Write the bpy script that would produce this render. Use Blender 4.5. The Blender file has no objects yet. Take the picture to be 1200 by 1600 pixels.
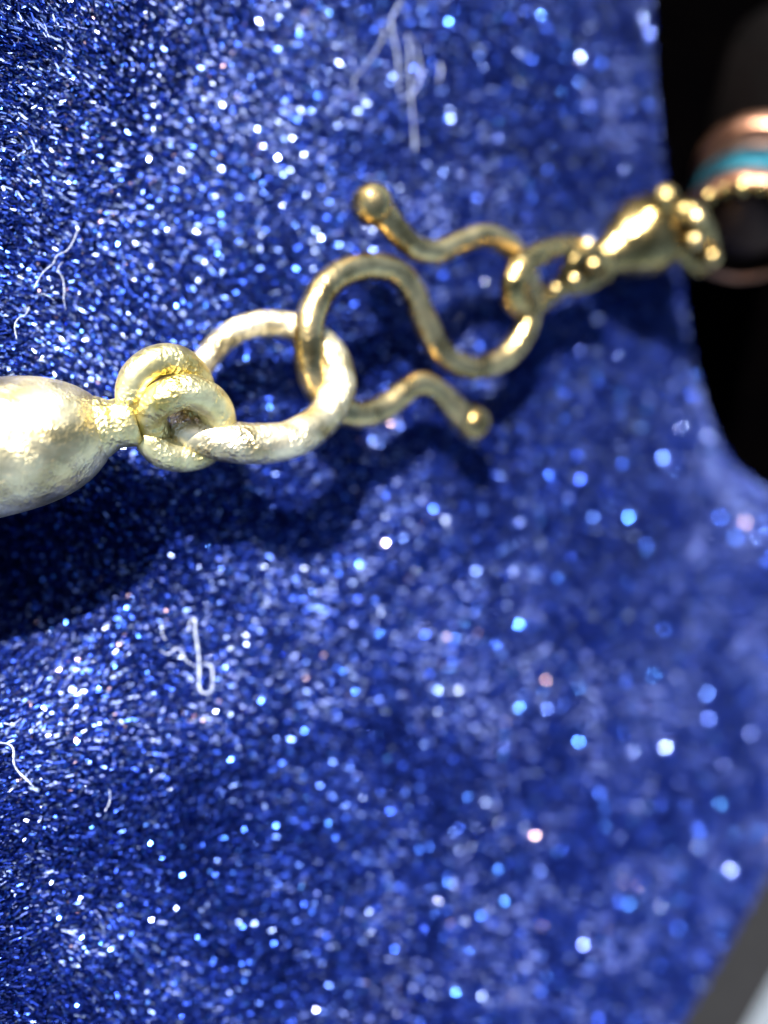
import bpy, math, random
import numpy as np
from mathutils import Vector, noise

# ------------------------------------------------------------------ camera, world, sun, exposure
# 1 Blender unit = 1 cm
sc = bpy.context.scene
sc.unit_settings.system = 'METRIC'
sc.unit_settings.scale_length = 0.01
TH = math.radians(30)
D0, FPX = 4.0, 1288.0
CAM = np.array([-D0*math.sin(TH), 0.0, D0*math.cos(TH)])
FW = np.array([math.sin(TH), 0, -math.cos(TH)])
RT = np.array([math.cos(TH), 0, math.sin(TH)])
UP = np.array([0.0, 1.0, 0.0])
cd = bpy.data.cameras.new('camera')
cam = bpy.data.objects.new('camera', cd)
sc.collection.objects.link(cam)
cam.location = CAM.tolist()
cam.rotation_euler = (0, -TH, 0)
cd.sensor_fit = 'VERTICAL'
cd.sensor_height = 36.0
cd.lens = 36.0*FPX/1600.0
cd.clip_start = 0.05
cd.clip_end = 500
cd.dof.use_dof = True
cd.dof.focus_distance = 2.98
APERTURE = 0.165                                   # opening, cm
cd.dof.aperture_fstop = cd.lens*1e-3/APERTURE
sc.camera = cam

SUN_EL, SUN_AZ = math.radians(40), math.radians(131)   # azimuth of the sun, counter-clockwise from +x
w = bpy.data.worlds.new('World'); sc.world = w; w.use_nodes = True
nt = w.node_tree; nt.nodes.clear()
sky = nt.nodes.new('ShaderNodeTexSky'); sky.sky_type = 'NISHITA'; sky.sun_disc = False
sky.sun_elevation = SUN_EL
sky.sun_rotation = math.pi/2 - SUN_AZ
bg = nt.nodes.new('ShaderNodeBackground'); bg.inputs['Strength'].default_value = 0.05
wo = nt.nodes.new('ShaderNodeOutputWorld')
nt.links.new(sky.outputs[0], bg.inputs[0]); nt.links.new(bg.outputs[0], wo.inputs[0])
sl = bpy.data.lights.new('sun', 'SUN'); sl.energy = 5.0; sl.angle = math.radians(0.5); sl.color = (1, 0.96, 0.88)
so = bpy.data.objects.new('sun', sl); sc.collection.objects.link(so)
SD = Vector((math.cos(SUN_EL)*math.cos(SUN_AZ), math.cos(SUN_EL)*math.sin(SUN_AZ), math.sin(SUN_EL)))
so.rotation_euler = SD.to_track_quat('Z', 'Y').to_euler()
so.location = (SD*20)
sc.view_settings.view_transform = 'Standard'
sc.view_settings.look = 'None'
sc.view_settings.exposure = 2.25
sc.view_settings.gamma = 1
sc.cycles.use_denoising = True
sc.cycles.use_adaptive_sampling = False
sc.cycles.max_bounces = 6
sc.cycles.sample_clamp_indirect = 4.0
sc.cycles.caustics_reflective = False
sc.cycles.caustics_refractive = False
sc.cycles.use_light_tree = False

random.seed(7)
rng = np.random.default_rng(11)

# ------------------------------------------------------------------ helpers
def at(px, py, z):
    """point at height z seen at photo pixel (px, py)"""
    d = FW + (px-600)/FPX*RT + (800-py)/FPX*UP
    t = (z-CAM[2])/d[2]
    return CAM + t*d, t

def link(o, parent=None):
    sc.collection.objects.link(o)
    if parent is not None: o.parent = parent
    return o

def tag(o, label=None, cat=None, group=None, kind=None):
    if label: o['label'] = label
    if cat: o['category'] = cat
    if group: o['group'] = group
    if kind: o['kind'] = kind
    return o

def empty(name, loc):
    o = bpy.data.objects.new(name, None); o.location = loc; o.empty_display_size = .1
    return link(o)

def mesh_obj(name, verts, faces, mat, parent=None, smooth=True):
    me = bpy.data.meshes.new(name)
    off = Vector((0, 0, 0)) if parent is None else Vector(parent.location)
    me.from_pydata([tuple(Vector(v)-off) for v in verts], [], faces)
    me.materials.append(mat)
    if smooth: me.polygons.foreach_set('use_smooth', [True]*len(me.polygons))
    me.update()
    return link(bpy.data.objects.new(name, me), parent)

def rot_min(v, a, b):
    return a.rotation_difference(b) @ v

def frames(P, closed=False):
    n = len(P); T = []
    for i in range(n):
        if closed: t = P[(i+1) % n]-P[i-1]
        else: t = P[min(i+1, n-1)]-P[max(i-1, 0)]
        T.append(t.normalized())
    a = Vector((0, 0, 1))
    if abs(T[0].dot(a)) > .9: a = Vector((0, 1, 0))
    N = [(a - T[0]*a.dot(T[0])).normalized()]
    for i in range(1, n):
        v = rot_min(N[-1], T[i-1], T[i]); v = (v - T[i]*v.dot(T[i])).normalized(); N.append(v)
    if closed:
        v = rot_min(N[-1], T[-1], T[0]); v = (v - T[0]*v.dot(T[0])).normalized()
        ang = math.atan2(v.cross(N[0]).dot(T[0]), v.dot(N[0]))
        for i in range(n):
            q = ang*i/n; N[i] = (N[i]*math.cos(q) + T[i].cross(N[i])*math.sin(q)).normalized()
    return T, N

def sweep(P, R, seg=20, closed=False, cap=True, flat=1.0, lump=0.0):
    """round wire along the points P with radii R; ends are domed"""
    P = [Vector(p) for p in P]
    T, N = frames(P, closed)
    verts, faces = [], []
    rings = []
    def ring(c, t, nrm, r):
        b = t.cross(nrm); k = len(verts)
        for j in range(seg):
            a = 2*math.pi*j/seg
            d = nrm*math.cos(a) + b*math.sin(a)*flat
            rr = r
            if lump: rr *= 1 + lump*noise.noise((c+d*r)*9.0) + .35*lump*noise.noise((c+d*r)*26.0)
            verts.append(tuple(c+d*rr))
        rings.append(k)
    if cap and not closed:
        for q in (1.0, .92, .75, .5, .25):
            ring(P[0]-T[0]*R[0]*q, T[0], N[0], R[0]*math.sqrt(max(1-q*q, 0.0004)))
    for i in range(len(P)): ring(P[i], T[i], N[i], R[i])
    if cap and not closed:
        for q in (.25, .5, .75, .92, 1.0):
            ring(P[-1]+T[-1]*R[-1]*q, T[-1], N[-1], R[-1]*math.sqrt(max(1-q*q, 0.0004)))
    m = len(rings)
    for i in range(m if closed else m-1):
        a, b2 = rings[i], rings[(i+1) % m]
        for j in range(seg):
            k = (j+1) % seg
            faces.append((a+j, a+k, b2+k, b2+j))
    if not closed:
        faces.append(tuple(range(rings[0]+seg-1, rings[0]-1, -1)))
        faces.append(tuple(range(rings[-1], rings[-1]+seg)))
    return verts, faces

def catmull(pts, n=10, closed=False):
    """pts: list of tuples (any length); returns the interpolated list"""
    A = [np.array(p, float) for p in pts]; out = []
    m = len(A); rngi = range(m if closed else m-1)
    for i in rngi:
        if closed: p0, p1, p2, p3 = A[(i-1) % m], A[i], A[(i+1) % m], A[(i+2) % m]
        else: p0, p1, p2, p3 = A[max(i-1, 0)], A[i], A[i+1], A[min(i+2, m-1)]
        for k in range(n):
            t = k/n
            out.append(.5*((2*p1)+(-p0+p2)*t+(2*p0-5*p1+4*p2-p3)*t*t+(-p0+3*p1-3*p2+p3)*t**3))
    if not closed: out.append(A[-1])
    return out

def wire_path(ctrl, n=10, closed=False):
    """ctrl: (px, py, z, radius in photo pixels) -> points, radii in cm"""
    P, R = [], []
    W = []
    for (px, py, z, r) in ctrl:
        p, t = at(px, py, z); W.append((p[0], p[1], p[2], r*t/FPX))
    for q in catmull(W, n, closed):
        P.append(q[:3]); R.append(float(q[3]))
    return P, R

def lathe(c0, axis, prof, seg=40, lump=0.0, flip=None):
    """prof: list of (distance along axis, radius)"""
    ax = Vector(axis).normalized(); c0 = Vector(c0)
    n = ax.orthogonal().normalized(); b = ax.cross(n)
    verts, faces = [], []
    for (s, r) in prof:
        for j in range(seg):
            a = 2*math.pi*j/seg
            d = n*math.cos(a)+b*math.sin(a); p = c0+ax*s
            rr = r
            if lump: rr *= 1+lump*noise.noise((p+d*r)*5.0)
            verts.append(tuple(p+d*rr))
    for i in range(len(prof)-1):
        for j in range(seg):
            k = (j+1) % seg
            faces.append((i*seg+j, i*seg+k, (i+1)*seg+k, (i+1)*seg+j))
    return verts, faces

# ------------------------------------------------------------------ materials
def new_mat(name):
    m = bpy.data.materials.new(name); m.use_nodes = True
    return m, m.node_tree, m.node_tree.nodes['Principled BSDF']

def metal(name, c1, c2, rough=.22, pit=.5, scale=60, stain=None):
    m, t, b = new_mat(name); N, L = t.nodes, t.links
    tc = N.new('ShaderNodeTexCoord')
    n1 = N.new('ShaderNodeTexNoise'); n1.inputs['Scale'].default_value = 7; n1.inputs['Detail'].default_value = 5
    L.new(tc.outputs['Object'], n1.inputs['Vector'])
    cr = N.new('ShaderNodeValToRGB'); cr.color_ramp.elements[0].position = .35; cr.color_ramp.elements[1].position = .65
    cr.color_ramp.elements[0].color = (*c1, 1); cr.color_ramp.elements[1].color = (*c2, 1)
    L.new(n1.outputs['Fac'], cr.inputs[0])
    L.new(cr.outputs[0], b.inputs['Base Color'])
    b.inputs['Metallic'].default_value = 1
    n2 = N.new('ShaderNodeTexNoise'); n2.inputs['Scale'].default_value = scale; n2.inputs['Detail'].default_value = 4
    L.new(tc.outputs['Object'], n2.inputs['Vector'])
    mr = N.new('ShaderNodeMapRange'); mr.inputs[3].default_value = rough*.7; mr.inputs[4].default_value = rough*1.6
    L.new(n1.outputs['Fac'], mr.inputs[0]); L.new(mr.outputs[0], b.inputs['Roughness'])
    bp = N.new('ShaderNodeBump'); bp.inputs['Strength'].default_value = pit; bp.inputs['Distance'].default_value = .006
    v = N.new('ShaderNodeTexVoronoi'); v.inputs['Scale'].default_value = scale*.8
    L.new(tc.outputs['Object'], v.inputs['Vector'])
    ad = N.new('ShaderNodeMath'); ad.operation = 'ADD'
    mk = N.new('ShaderNodeMath'); mk.operation = 'MULTIPLY'
    n3 = N.new('ShaderNodeTexNoise'); n3.inputs['Scale'].default_value = 9; n3.inputs['Detail'].default_value = 3
    L.new(tc.outputs['Object'], n3.inputs['Vector'])
    m3 = N.new('ShaderNodeMapRange'); m3.inputs[1].default_value = .42; m3.inputs[2].default_value = .62; m3.inputs[3].default_value = .12; m3.inputs[4].default_value = 1.3
    L.new(n3.outputs['Fac'], m3.inputs[0])
    L.new(n2.outputs['Fac'], ad.inputs[0]); L.new(v.outputs['Distance'], ad.inputs[1])
    L.new(ad.outputs[0], mk.inputs[0]); L.new(m3.outputs[0], mk.inputs[1]); L.new(mk.outputs[0], bp.inputs['Height']); L.new(bp.outputs[0], b.inputs['Normal'])
    return m

M_bead = metal('polished_gold_bead', (.50, .39, .18), (.90, .78, .48), .33, .55, 105)
M_ring = metal('pitted_pale_gold', (.36, .28, .13), (.90, .79, .54), .37, 1.0, 72)
M_coil = metal('yellow_gold_pitted', (.46, .37, .12), (.92, .82, .46), .36, .9, 72)
M_hook = metal('antique_gold', (.22, .15, .055), (.70, .53, .25), .24, .4, 40)
M_small = metal('aged_brass', (.14, .10, .035), (.46, .34, .14), .23, .6, 34)
M_copper = metal('copper_brown', (.20, .085, .05), (.50, .27, .18), .30, .5, 20)
M_teal = metal('turquoise_band', (.004, .030, .05), (.015, .08, .11), .55, .2, 20)
M_dark = metal('blackened_tube', (.002, .0018, .0018), (.004, .003, .003), .8, .3, 20)
M_dull = metal('darkened_copper', (.03, .02, .018), (.07, .045, .035), .5, .3, 20)

# ------------------------------------------------------------------ the velvet: outline and relief
def pxy(px, py): return at(px, py, 0.0)[0][:2]
OUT = [(-5.0, 6.0), tuple(pxy(1075, -420)), tuple(pxy(1042, -150)), tuple(pxy(1028, 0)), tuple(pxy(1030, 130)), tuple(pxy(1045, 260)), tuple(pxy(1075, 420)),
       tuple(pxy(1098, 560)), tuple(pxy(1124, 660)), tuple(pxy(1156, 728)), tuple(pxy(1215, 782)), tuple(pxy(1300, 812)), tuple(pxy(1385, 880)), tuple(pxy(1390, 1020)),
       tuple(pxy(1205, 1375)), tuple(pxy(1145, 1490)), tuple(pxy(1078, 1610)), tuple(pxy(960, 1830)), (0.4, -7.0), (-5.0, -7.0)]
OUT = np.array(OUT)

def sdist(X, Y):
    """signed distance to the outline, positive outside"""
    d = np.full(X.shape, 1e9); inside = np.zeros(X.shape, bool)
    n = len(OUT)
    for i in range(n):
        ax, ay = OUT[i]; bx, by = OUT[(i+1) % n]
        ex, ey = bx-ax, by-ay
        t = np.clip(((X-ax)*ex+(Y-ay)*ey)/(ex*ex+ey*ey), 0, 1)
        d = np.minimum(d, np.hypot(X-ax-t*ex, Y-ay-t*ey))
        c = ((ay > Y) != (by > Y)) & (X < (bx-ax)*(Y-ay)/((by-ay) if by != ay else 1e-9)+ax)
        inside ^= c
    return np.where(inside, -d, d)

# smooth 2-D value noise in numpy
_G = rng.random((64, 64))
def vnoise(x, y):
    xi = np.floor(x).astype(int); yi = np.floor(y).astype(int)
    fx = x-xi; fy = y-yi; fx = fx*fx*(3-2*fx); fy = fy*fy*(3-2*fy)
    g = lambda a, b: _G[a % 64, b % 64]
    return (g(xi, yi)*(1-fx)+g(xi+1, yi)*fx)*(1-fy)+(g(xi, yi+1)*(1-fx)+g(xi+1, yi+1)*fx)*fy

DROP = 1.0
def height(X, Y):
    s = sdist(X, Y)
    h = .04*(vnoise(X*.7+3.3, Y*.7+8.1)-.5) + .03*(vnoise(X*2.1, Y*2.1+5)-.5)
    # hollow under the big bead
    bx, by = pxy(-70, 905)
    h -= .62*np.exp(-(((X-bx)/.50)**2+((Y-by)/.42)**2)**1.3)
    # the cloth rises towards the top left corner
    bx, by = pxy(-90, -120)
    h += .30*np.exp(-(((X-bx)/.75)**2+((Y-by)/.65)**2))
    # crest rounds over and falls away
    r = .42
    q = np.clip((s+r*.75)/r, 0, None)
    roll = np.where(q < 1, 1-np.sqrt(np.clip(1-q*q, 0, 1)), 1.0)*r
    fall = np.clip(s-r*.25, 0, None)*25
    out = h - roll - fall
    return np.maximum(out, -DROP)

def velvet_mat(name, pile):
    m, t, b = new_mat(name); N, L = t.nodes, t.links
    if pile:
        a = N.new('ShaderNodeAttribute'); a.attribute_name = 'tint'; a.attribute_type = 'GEOMETRY'
        cr = N.new('ShaderNodeValToRGB'); e = cr.color_ramp.elements
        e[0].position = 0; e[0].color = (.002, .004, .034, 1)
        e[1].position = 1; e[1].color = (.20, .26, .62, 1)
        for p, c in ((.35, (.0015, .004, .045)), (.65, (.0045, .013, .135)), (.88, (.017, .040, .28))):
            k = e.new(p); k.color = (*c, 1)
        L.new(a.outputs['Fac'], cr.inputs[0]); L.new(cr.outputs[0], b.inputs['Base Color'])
        b.inputs['Roughness'].default_value = .34
        b.inputs['IOR'].default_value = 1.55
        mix = N.new('ShaderNodeMix'); mix.data_type = 'RGBA'; mix.inputs[0].default_value = .55
        mix.inputs[7].default_value = (.30, .50, 1, 1)
        b.inputs['Specular IOR Level'].default_value = 0.15
        b.inputs['Specular Tint'].default_value = (.45, .62, 1, 1)
    else:
        b.inputs['Base Color'].default_value = (.006, .011, .07, 1)
        b.inputs['Roughness'].default_value = .9
    return m
def glint_mat(name, rough, stops):
    m, t, b = new_mat(name)
    a = t.nodes.new('ShaderNodeAttribute'); a.attribute_name = 'tint'; a.attribute_type = 'GEOMETRY'
    cr = t.nodes.new('ShaderNodeValToRGB'); e = cr.color_ramp.elements
    e[0].position = 0; e[0].color = (*stops[0][1], 1)
    e[1].position = 1; e[1].color = (*stops[-1][1], 1)
    for p, c in stops[1:-1]:
        k = e.new(p); k.color = (*c, 1)
    t.links.new(a.outputs['Fac'], cr.inputs[0]); t.links.new(cr.outputs[0], b.inputs['Base Color'])
    b.inputs['Metallic'].default_value = 1; b.inputs['Roughness'].default_value = rough
    return m
M_glint = glint_mat('shining_fibre_tips', .22, [(0, (.008, .02, .16)), (.35, (.025, .07, .42)), (.60, (.05, .17, .60)), (.74, (.09, .14, .56)), (.88, (.22, .30, .62)), (.965, (.20, .28, .60)), (1, (.45, .31, .38))])
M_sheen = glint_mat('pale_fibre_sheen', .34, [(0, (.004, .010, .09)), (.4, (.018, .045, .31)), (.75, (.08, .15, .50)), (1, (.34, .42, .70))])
M_pile = velvet_mat('blue_velvet_fibres', True)
M_base = velvet_mat('blue_velvet_backing', False)

GX = np.arange(-3.0, 4.6, .035); GY = np.arange(-5.2, 5.2, .035)
XX, YY = np.meshgrid(GX, GY, indexing='ij'); ZZ = height(XX, YY)
nx, ny = XX.shape
co = np.stack([XX, YY, ZZ], -1).reshape(-1, 3).astype(np.float32)
idx = np.arange(nx*ny).reshape(nx, ny)
fc = np.stack([idx[:-1, :-1], idx[1:, :-1], idx[1:, 1:], idx[:-1, 1:]], -1).reshape(-1, 4)
zc = ZZ.reshape(-1)[fc].max(1)
fc = fc[zc > -DROP+.001]
def np_mesh(name, co, fc, mat, smooth):
    me = bpy.data.meshes.new(name)
    k = fc.shape[1]
    me.vertices.add(len(co)); me.vertices.foreach_set('co', co.astype(np.float32).ravel())
    me.loops.add(fc.size); me.loops.foreach_set('vertex_index', fc.astype(np.int32).ravel())
    me.polygons.add(len(fc)); me.polygons.foreach_set('loop_start', np.arange(0, fc.size, k, dtype=np.int32))
    me.polygons.foreach_set('use_smooth', np.full(len(fc), smooth))
    me.materials.append(mat)
    me.update(calc_edges=True)
    return me
velvet = link(bpy.data.objects.new('velvet_cloth', np_mesh('velvet_cloth', co, fc, M_base, True)))
tag(velvet, 'deep blue velvet cushion the chain clasp lies on', kind='structure')

# pile: short leaning fibres, each a bent ribbon of two faces
def pile(name, n, wid, ln, lean, tint_pow, tint_lo, tint_hi, label, seed, mat, spread, xmax=3.6, fade=None, root=0.0):
    r = np.random.default_rng(seed)
    # footprint of the view with a margin
    x = r.uniform(-2.0, xmax, n*2); y = r.uniform(-4.2, 4.2, n*2)
    lim = 2.25+(x+2.0)*.40
    ok = np.abs(y) < lim
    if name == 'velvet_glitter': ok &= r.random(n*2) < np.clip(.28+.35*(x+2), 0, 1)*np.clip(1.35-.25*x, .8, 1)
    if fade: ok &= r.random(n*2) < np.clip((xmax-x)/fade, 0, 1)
    x, y = x[ok][:n], y[ok][:n]; n = len(x)
    e = .01
    z = height(x, y)
    gx = (height(x+e, y)-z)/e; gy = (height(x, y+e)-z)/e
    keep = z > -DROP+.02
    x, y, z, gx, gy = x[keep], y[keep], z[keep], gx[keep], gy[keep]; n = len(x)
    nrm = np.stack([-gx, -gy, np.ones(n)], 1); nrm /= np.linalg.norm(nrm, axis=1)[:, None]
    # nap direction drifts over the cloth
    base = np.arctan2(-y, 4.0-x) + 1.6*(vnoise(x*.9+11, y*.9+2)-.5) + 1.2*(vnoise(x*3.1+1, y*3.1+7)-.5)
    ang = base + r.normal(0, spread, n)
    d = np.stack([np.cos(ang), np.sin(ang), np.zeros(n)], 1)
    d -= nrm*(d*nrm).sum(1)[:, None]; d /= np.linalg.norm(d, axis=1)[:, None]
    le = lean*(.6+.8*vnoise(x*1.7+20, y*1.7+30))*r.uniform(.5, 1.5, n)
    le *= 1+.35*np.clip(-x, 0, 1.2)
    L = ln*r.uniform(.7, 1.25, n)
    p0 = np.stack([x, y, z], 1)+nrm*(root*r.uniform(.7, 1.2, n))[:, None]
    up = nrm*np.cos(le*.45)[:, None]+d*np.sin(le*.45)[:, None]
    up2 = nrm*np.cos(le)[:, None]+d*np.sin(le)[:, None]
    p1 = p0+up*(L*.5)[:, None]; p2 = p1+up2*(L*.5)[:, None]
    tw = r.uniform(0, math.pi, n)
    s0 = np.cross(nrm, d)
    s = s0*np.cos(tw)[:, None]+d*np.sin(tw)[:, None]
    W = (wid*r.uniform(.6, 1.4, n))[:, None]
    V = np.stack([p0-s*W*.4, p0+s*W*.4, p1-s*W*.5, p1+s*W*.5, p2-s*W*.5, p2+s*W*.5], 1).reshape(-1, 3)
    b = np.arange(n)[:, None]*6
    F = np.concatenate([b+np.array([[0, 1, 3, 2]]), b+np.array([[2, 3, 5, 4]])], 0)
    me = np_mesh(name, V, F, mat, False)
    tv = tint_lo+(tint_hi-tint_lo)*r.random(n)**tint_pow
    tv = np.clip(tv + .30*(vnoise(x*1.3+40, y*1.3+9)-.5) + .35*(vnoise(x*4.7+4, y*4.7+19)-.5) + .18*np.exp(-((x+1.6)**2+(y-1.9)**2)/1.1), 0, 1)  # last term paints the top-left glow into the fibre tint
    at_ = me.attributes.new('tint', 'FLOAT', 'POINT')
    at_.data.foreach_set('value', np.repeat(tv, 6).astype(np.float32))
    o = link(bpy.data.objects.new(name, me))
    tag(o, label, kind='stuff')
    return o
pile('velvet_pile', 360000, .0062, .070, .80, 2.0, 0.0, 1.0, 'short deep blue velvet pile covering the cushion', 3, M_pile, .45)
pile('velvet_glitter', 165000, .0096, .0155, 1.15, 1.45, 0.0, 1.0, 'pale shining fibre tips scattered through the blue pile', 5, M_glint, 3.0, root=.042)
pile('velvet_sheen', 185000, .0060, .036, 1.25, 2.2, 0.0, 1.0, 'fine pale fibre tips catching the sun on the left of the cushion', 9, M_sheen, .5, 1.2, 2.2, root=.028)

# ------------------------------------------------------------------ what lies beyond the velvet
def slab(name, pts, z0, z1, mat, bev=.05):
    n = len(pts); c = np.mean(np.array(pts), 0)
    inn = [tuple(np.array(p)+(c-np.array(p))/np.linalg.norm(c-np.array(p))*bev) for p in pts]
    v = [(x, y, z0) for x, y in pts]+[(x, y, z1-bev) for x, y in pts]+[(x, y, z1) for x, y in inn]
    f = [tuple(range(n-1, -1, -1)), tuple(range(2*n, 3*n))]
    for i in range(n):
        k = (i+1) % n
        f.append((i, k, n+k, n+i)); f.append((n+i, n+k, 2*n+k, 2*n+i))
    return mesh_obj(name, v, f, mat, smooth=False)
m, t, b = new_mat('pale_table')
nz = t.nodes.new('ShaderNodeTexNoise'); nz.inputs['Scale'].default_value = 3; nz.inputs['Detail'].default_value = 6
cr = t.nodes.new('ShaderNodeValToRGB'); cr.color_ramp.elements[0].color = (.085, .098, .115, 1); cr.color_ramp.elements[1].color = (.11, .125, .145, 1)
t.links.new(nz.outputs[0], cr.inputs[0]); t.links.new(cr.outputs[0], b.inputs['Base Color']); b.inputs['Roughness'].default_value = .6
M_table = m
table = slab('tabletop', [(-40, -40), (40, -40), (40, 40), (-40, 40)], -DROP-2.0, -DROP-.004, M_table)
tag(table, 'pale grey table surface below the blue cushion', kind='structure')
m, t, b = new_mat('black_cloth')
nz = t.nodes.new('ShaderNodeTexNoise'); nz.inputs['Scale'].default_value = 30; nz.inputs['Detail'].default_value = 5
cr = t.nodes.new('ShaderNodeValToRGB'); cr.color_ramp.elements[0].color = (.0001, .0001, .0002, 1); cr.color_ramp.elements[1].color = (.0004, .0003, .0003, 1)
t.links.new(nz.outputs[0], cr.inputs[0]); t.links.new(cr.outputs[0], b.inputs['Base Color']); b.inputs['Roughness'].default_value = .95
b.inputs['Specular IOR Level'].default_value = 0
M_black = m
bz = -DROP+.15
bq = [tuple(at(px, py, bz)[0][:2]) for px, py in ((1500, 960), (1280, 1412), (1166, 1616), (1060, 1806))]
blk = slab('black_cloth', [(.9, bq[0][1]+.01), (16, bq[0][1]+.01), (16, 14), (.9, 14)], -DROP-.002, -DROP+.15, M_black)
m, t, b = new_mat('painted_cushion_shade')
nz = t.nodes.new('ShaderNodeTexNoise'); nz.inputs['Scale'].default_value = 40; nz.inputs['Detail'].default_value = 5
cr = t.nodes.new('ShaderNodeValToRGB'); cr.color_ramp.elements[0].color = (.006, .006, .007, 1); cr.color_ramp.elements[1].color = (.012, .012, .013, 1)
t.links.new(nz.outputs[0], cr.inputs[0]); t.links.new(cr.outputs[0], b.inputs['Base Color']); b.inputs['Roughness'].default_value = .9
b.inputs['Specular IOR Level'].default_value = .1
shade_slab = slab('cushion_shade_slab', [(.9, -4.2), bq[3], bq[2], bq[1], bq[0], (.9, bq[0][1])], -DROP-.002, -DROP+.15, m)  # added dark slab in place of the cushion's shadow on the table
tag(shade_slab, 'added dark grey slab standing in for the shadow along the lower right edge of the blue cushion', 'shade')
tag(blk, 'black cloth beyond the right edge of the blue cushion', 'cloth')

# ------------------------------------------------------------------ the chain, left to right
def tube_obj(name, ctrl, mat, parent=None, n=10, closed=False, lump=0.03, seg=24, flat=1.0, fat=1.0, lift=0.0):
    ctrl = [(a, b, c+lift, d*fat) for a, b, c, d in ctrl]
    P, R = wire_path(ctrl, n, closed)
    v, f = sweep(P, R, seg, closed, True, flat, lump)
    return mesh_obj(name, v, f, mat, parent)

# big oval bead, its out-of-frame left part lengthened to shade the cloth
pa, ta = at(-330, 765, .02); pb, tb = at(216, 655, .40)
pa, pb = Vector(pa), Vector(pb); ax = (pb-pa); LEN = ax.length
be = empty('oval_bead', pa); tag(be, 'large smooth gold oval bead running out of the left edge of the photo', 'bead')
prof = []
RB = .245
body = LEN*.95
for i in range(33):
    q = -1+2*i/32*1.0
    s = body/2*(1+q)*1.0
    r = RB*(max(0.0, 1-abs(q)**3.4))**.62
    prof.append((s-.02, max(r, .05)))
v, f = lathe(pa, ax, prof, 56, .004)
mesh_obj('body', v, f, M_bead, be)
c0 = LEN*.85
cp = [(c0, .04), (c0, .105), (c0+.02, .118), (c0+.05, .112), (c0+.09, .090), (c0+.13, .092), (c0+.155, .098), (c0+.175, .085), (c0+.175, .03)]
v, f = lathe(pa, ax, cp, 40, .02); mesh_obj('collar', v, f, M_coil, be)
cp = [(-.16, .03), (-.16, .085), (-.13, .098), (-.06, .09), (0, .11), (.03, .105), (.03, .04)]
v, f = lathe(pa, ax, cp, 40, .02); mesh_obj('collar', v, f, M_coil, be)

# double wire coil
tag(tube_obj('coiled_ring', [
    (222, 640, .36, 15), (205, 625, .40, 18), (212, 590, .44, 19), (242, 566, .46, 20), (278, 566, .44, 20), (305, 592, .40, 20), (312, 628, .36, 20),
    (300, 668, .31, 20), (270, 690, .28, 20), (242, 680, .33, 20), (235, 645, .42, 20),
    (256, 622, .48, 21), (292, 612, .50, 21), (326, 626, .47, 21), (341, 655, .41, 21), (331, 690, .35, 20), (300, 709, .33, 20), (262, 708, .34, 20), (236, 690, .36, 18), (232, 668, .36, 14)], M_coil, n=8, fat=1.32, lift=.03),
    'knotted double turn of gold wire between the big bead and the round ring', 'ring')

# round ring
tag(tube_obj('round_ring', [
    (282, 668, .34, 28), (300, 600, .24, 19), (335, 545, .20, 19), (375, 515, .22, 19), (420, 506, .24, 20), (470, 515, .27, 21), (512, 548, .33, 24), (530, 598, .38, 25),
    (508, 650, .42, 26), (460, 684, .46, 28), (400, 694, .46, 30), (335, 685, .42, 31)], M_ring, n=10, closed=True, lump=.05, seg=28, fat=1.06, lift=.0),
    'thick round ring of pitted pale gold, linking the knotted coil to the hook', 'ring')

# M-shaped hook clasp
hk = tube_obj('hook_clasp', [
    (722, 651, .20, 21), (705, 632, .20, 19), (683, 610, .21, 17), (655, 600, .22, 18), (628, 615, .22, 19), (598, 638, .22, 20), (560, 648, .23, 21),
    (518, 632, .25, 22), (489, 590, .28, 22), (481, 535, .31, 22), (491, 478, .31, 22), (522, 435, .30, 21), (570, 416, .28, 20), (617, 424, .26, 19.5),
    (647, 460, .24, 19), (667, 508, .22, 19), (692, 552, .21, 18), (735, 575, .21, 18), (782, 562, .22, 18), (815, 525, .24, 18),
    (828, 475, .26, 18), (822, 425, .27, 17), (798, 388, .27, 17), (758, 369, .27, 17), (718, 380, .27, 17), (682, 394, .28, 17), (646, 385, .29, 18),
    (615, 355, .31, 20), (594, 330, .32, 23)], M_hook, n=9, lump=.02, fat=1.07, lift=.07)
tag(hk, 'wavy gold wire hook clasp with two knobbed ends in the middle of the chain', 'clasp')
def ball(name, px, py, z, rpx, mat, parent, sy=1.0):
    p, t = at(px, py, z); r = rpx*t/FPX
    prof = [(-r*math.cos(math.pi*i/20), max(r*math.sin(math.pi*i/20), .0005)) for i in range(21)]
    v, f = lathe(p, (0.3, .2, 1), prof, 28, .05)
    return mesh_obj(name, v, f, mat, parent)
ball('knob', 581, 319, .40, 33, M_hook, hk)
ball('knob', 738, 660, .27, 29, M_hook, hk)

# small links to the right
tag(tube_obj('oval_link', [(808, 478, .26, 17), (800, 445, .34, 17), (822, 410, .36, 17), (862, 388, .32, 15), (902, 385, .26, 13), (925, 400, .22, 13), (905, 425, .18, 13),
    (868, 452, .18, 15), (835, 478, .20, 16)], M_small, closed=True, fat=1.15, lift=.1), 'small oval gold link hooked over the right bend of the clasp', 'link')
sml = tube_obj('small_link', [(905, 398, .28, 12), (935, 400, .30, 12), (950, 418, .26, 12), (930, 436, .22, 13), (898, 448, .20, 14), (880, 440, .22, 12), (890, 415, .26, 12)], M_small, closed=True, fat=1.0, lift=.1)
tag(sml, 'tiny bright gold link between the oval link and the drop bead', 'link')
for gx_, gy_, gz_, gr_ in ((918, 384, .40, 12), (896, 438, .36, 13), (926, 414, .40, 12), (868, 452, .33, 11), (945, 432, .32, 10), (852, 392, .44, 11)):
    ball('glint_ball', gx_, gy_, gz_, gr_, M_hook, sml)  # gold balls added as the glints of the small links
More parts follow.
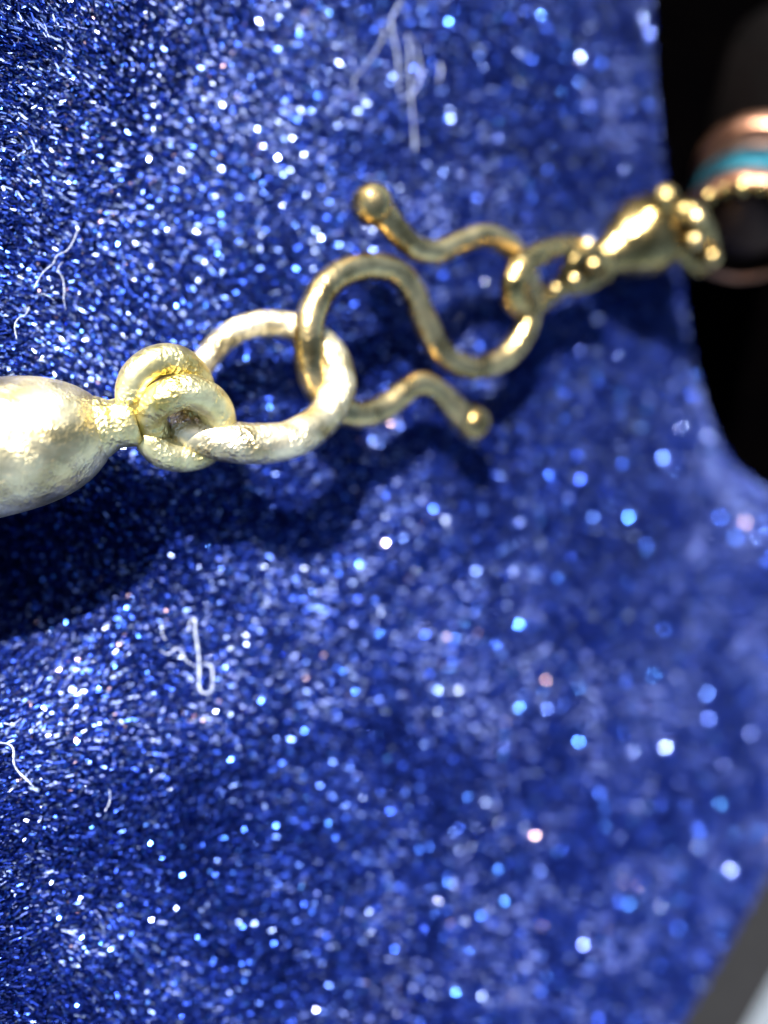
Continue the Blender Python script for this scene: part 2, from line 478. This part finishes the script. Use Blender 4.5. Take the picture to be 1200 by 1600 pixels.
pa, ta = at(930, 412, .24); pb, tb = at(1062, 338, .30)
ax = Vector(pb)-Vector(pa); LN = ax.length
dr = empty('drop_bead', pa); tag(dr, 'small blurred gold drop bead near the right end of the chain', 'bead')
pr = [(LN*s, .215*r) for s, r in ((0, .12), (.03, .3), (.1, .38), (.2, .52), (.32, .76), (.45, .94), (.58, 1), (.72, .93), (.84, .72), (.93, .5), (1.0, .36), (1.0, .05))]
v, f = lathe(pa, ax, [tuple(q) for q in catmull(pr, 4)], 36, .05); mesh_obj('body', v, f, M_small, dr)
pe = Vector(pa)+ax*.98
v, f = lathe(pe, ax, [(0, .02), (0, .075), (.03, .085), (.06, .075), (.06, .02)], 28); mesh_obj('collar', v, f, M_small, dr)
p, _ = at(1038, 312, .50)
tag(ball('round_bead', 1038, 312, .46, 23, M_small, None), 'tiny gold ball sitting on top of the drop bead', 'bead')
jr = tube_obj('jump_ring', [(1060, 335, .40, 13), (1085, 335, .46, 14), (1100, 360, .44, 14), (1106, 392, .36, 14), (1090, 415, .28, 13), (1066, 395, .26, 12), (1054, 362, .32, 12)], M_small, closed=True, fat=1.3, lift=.05)
for gx_, gy_, gz_, gr_ in ((1088, 342, .56, 14), (1084, 376, .50, 15), (1112, 402, .48, 14)):
    ball('glint_ball', gx_, gy_, gz_, gr_, M_hook, jr)  # balls added where the jump ring itself glints
tag(jr,
    'small gold jump ring between the drop bead and the banded tube', 'ring')

# banded tube at the right edge
pc, tcx = at(1160, 368, .38)
axis = Vector((.50, .78, -.22)).normalized()
tb_ = empty('banded_tube', pc); tag(tb_, 'brown open tube with copper and turquoise bands at the right edge of the photo', 'tube')
RR = .355
def band(name, s0, s1, r, mat, inner=.82):
    ri = RR*inner
    prof = [(s0+.02, ri), (s0, ri+.01), (s0-.005, r-.02), (s0+.015, r), ((s0+s1)/2, r*1.015), (s1-.015, r), (s1, r-.02), (s1, ri)]
    v, f = lathe(pc, axis, prof, 56, .01); return mesh_obj(name, v, f, mat, tb_)
band('rim', 0, .15, RR, M_copper, .88)
mesh_obj('inner_bead', *lathe(Vector(pc)+axis*.16, axis, [(-.20*math.cos(math.pi*i/16), max(.255*math.sin(math.pi*i/16), .001)) for i in range(17)], 32, .08), M_dull, tb_)
n_ = axis.cross(Vector((0, 0, 1))).normalized(); m_ = axis.cross(n_)
cam_left = sorted(range(24), key=lambda k: (n_*math.cos(k*math.pi/12)+m_*math.sin(k*math.pi/12)).dot(Vector((1, .1, 0))))
for k in cam_left[1:12:2]:
    a_ = k*math.pi/12; g = Vector(pc)+(n_*math.cos(a_)+m_*math.sin(a_))*RR*.95-axis*.02
    rg = random.uniform(.035, .05)
    mesh_obj('glint_ball', *lathe(g, axis, [(-rg*math.cos(math.pi*i/10), max(rg*math.sin(math.pi*i/10), .0005)) for i in range(11)], 16), M_small, tb_)  # small balls added along the rim to stand for its glints
band('turquoise_band', .16, .36, RR*.93, M_teal)
band('dark_band', .37, .50, RR*.90, M_dull)
band('copper_band', .51, .66, RR*1.0, M_copper)
band('tube_body', .67, 1.9, RR*.92, M_dark)
v, f = lathe(pc, axis, [(.012, RR*.81), (.5, RR*.79), (.5, .001)], 48); mesh_obj('inner_wall', v, f, M_dull, tb_)

# ------------------------------------------------------------------ lint on the velvet
m, t, b = new_mat('white_lint'); b.inputs['Base Color'].default_value = (.50, .56, .75, 1); b.inputs['Roughness'].default_value = .6
b.inputs['Alpha'].default_value = .6
M_lint = m
def lint(pts, r, label, z=.10):
    C_ = []
    for (px, py) in pts:
        p0, _ = at(px, py, z)
        hz = float(height(np.array([p0[0]]), np.array([p0[1]]))[0])
        C_.append((px+random.uniform(-1, 1), py+random.uniform(-1, 1), hz+z+random.uniform(-.008, .02), r))
    P, R = wire_path(C_, 7)
    R = [q*(.3+.35*random.random()) for q in R]
    v, f = sweep(P, R, 6, False, False, .6)
    o = mesh_obj('lint_thread', v, f, M_lint)
    tag(o, label, 'thread', 'white lint threads on the velvet')
LT = [
 ([(628, 0), (612, 30), (612, 45), (620, 80), (622, 110), (624, 138), (634, 152), (645, 145), (655, 125), (656, 100), (648, 70), (637, 55), (640, 80), (639, 110), (641, 140), (645, 175), (648, 215), (648, 235)], 2.2, 'longest looped white lint thread, at the top edge above the hook'),
 ([(600, 40), (596, 62), (575, 95), (560, 115), (553, 128), (555, 145)], 1.5, 'faint pale lint thread just left of the looped one at the top'),
 ([(685, 100), (690, 112), (685, 128)], 2.5, 'short pale lint thread just right of the looped one at the top'),
 ([(484, 32), (489, 45), (495, 60)], 2.4, 'short white lint thread near the top edge, left of the looped one'),
 ([(122, 357), (114, 375), (105, 390), (90, 400), (84, 412), (68, 424), (60, 438), (54, 450)], 2.6, 'longest lint thread above the big bead, slanting down to the left'),
 ([(97, 410), (90, 422), (98, 436), (101, 455), (100, 468), (103, 484)], 2.2, 'upright lint thread just right of the slanting one'),
 ([(46, 480), (40, 492), (28, 497), (22, 510), (27, 530)], 2.2, 'bent lint thread at the left edge above the big bead'),
 ([(66, 458), (74, 462), (84, 468)], 1.6, 'tiny lint thread just below the slanting one'),
 ([(-6, 1160), (14, 1162), (22, 1172), (22, 1190), (28, 1205), (42, 1218), (52, 1230)], 3.8, 'thick white lint thread at the left edge, below the shadow of the bead'),
 ([(6, 1130), (20, 1132), (34, 1122)], 2.0, 'short pale lint thread just above the thick one at the left edge'),
 ([(295, 985), (298, 970), (305, 968), (304, 985), (306, 1000), (311, 1022), (311, 1045), (312, 1070), (316, 1082), (328, 1080), (332, 1060), (330, 1042), (320, 1036)], 3.0, 'hooked white lint thread in the lower left, below the bead shadow'),
 ([(252, 1018), (262, 1022), (275, 1012), (285, 1020), (292, 1034), (308, 1042)], 2.6, 'wavy pale lint thread beside the hooked one in the lower left'),
 ([(254, 975), (254, 990), (258, 1000)], 2.0, 'very short pale lint thread left of the hooked one'),
 ([(172, 1235), (172, 1252), (164, 1268)], 1.8, 'short faint lint thread right of the thick one in the lower left'),
 ([(118, 850), (118, 866), (114, 880)], 1.6, 'tiny lint thread on the edge of the bead shadow'),
]
for a in LT: lint(*a)
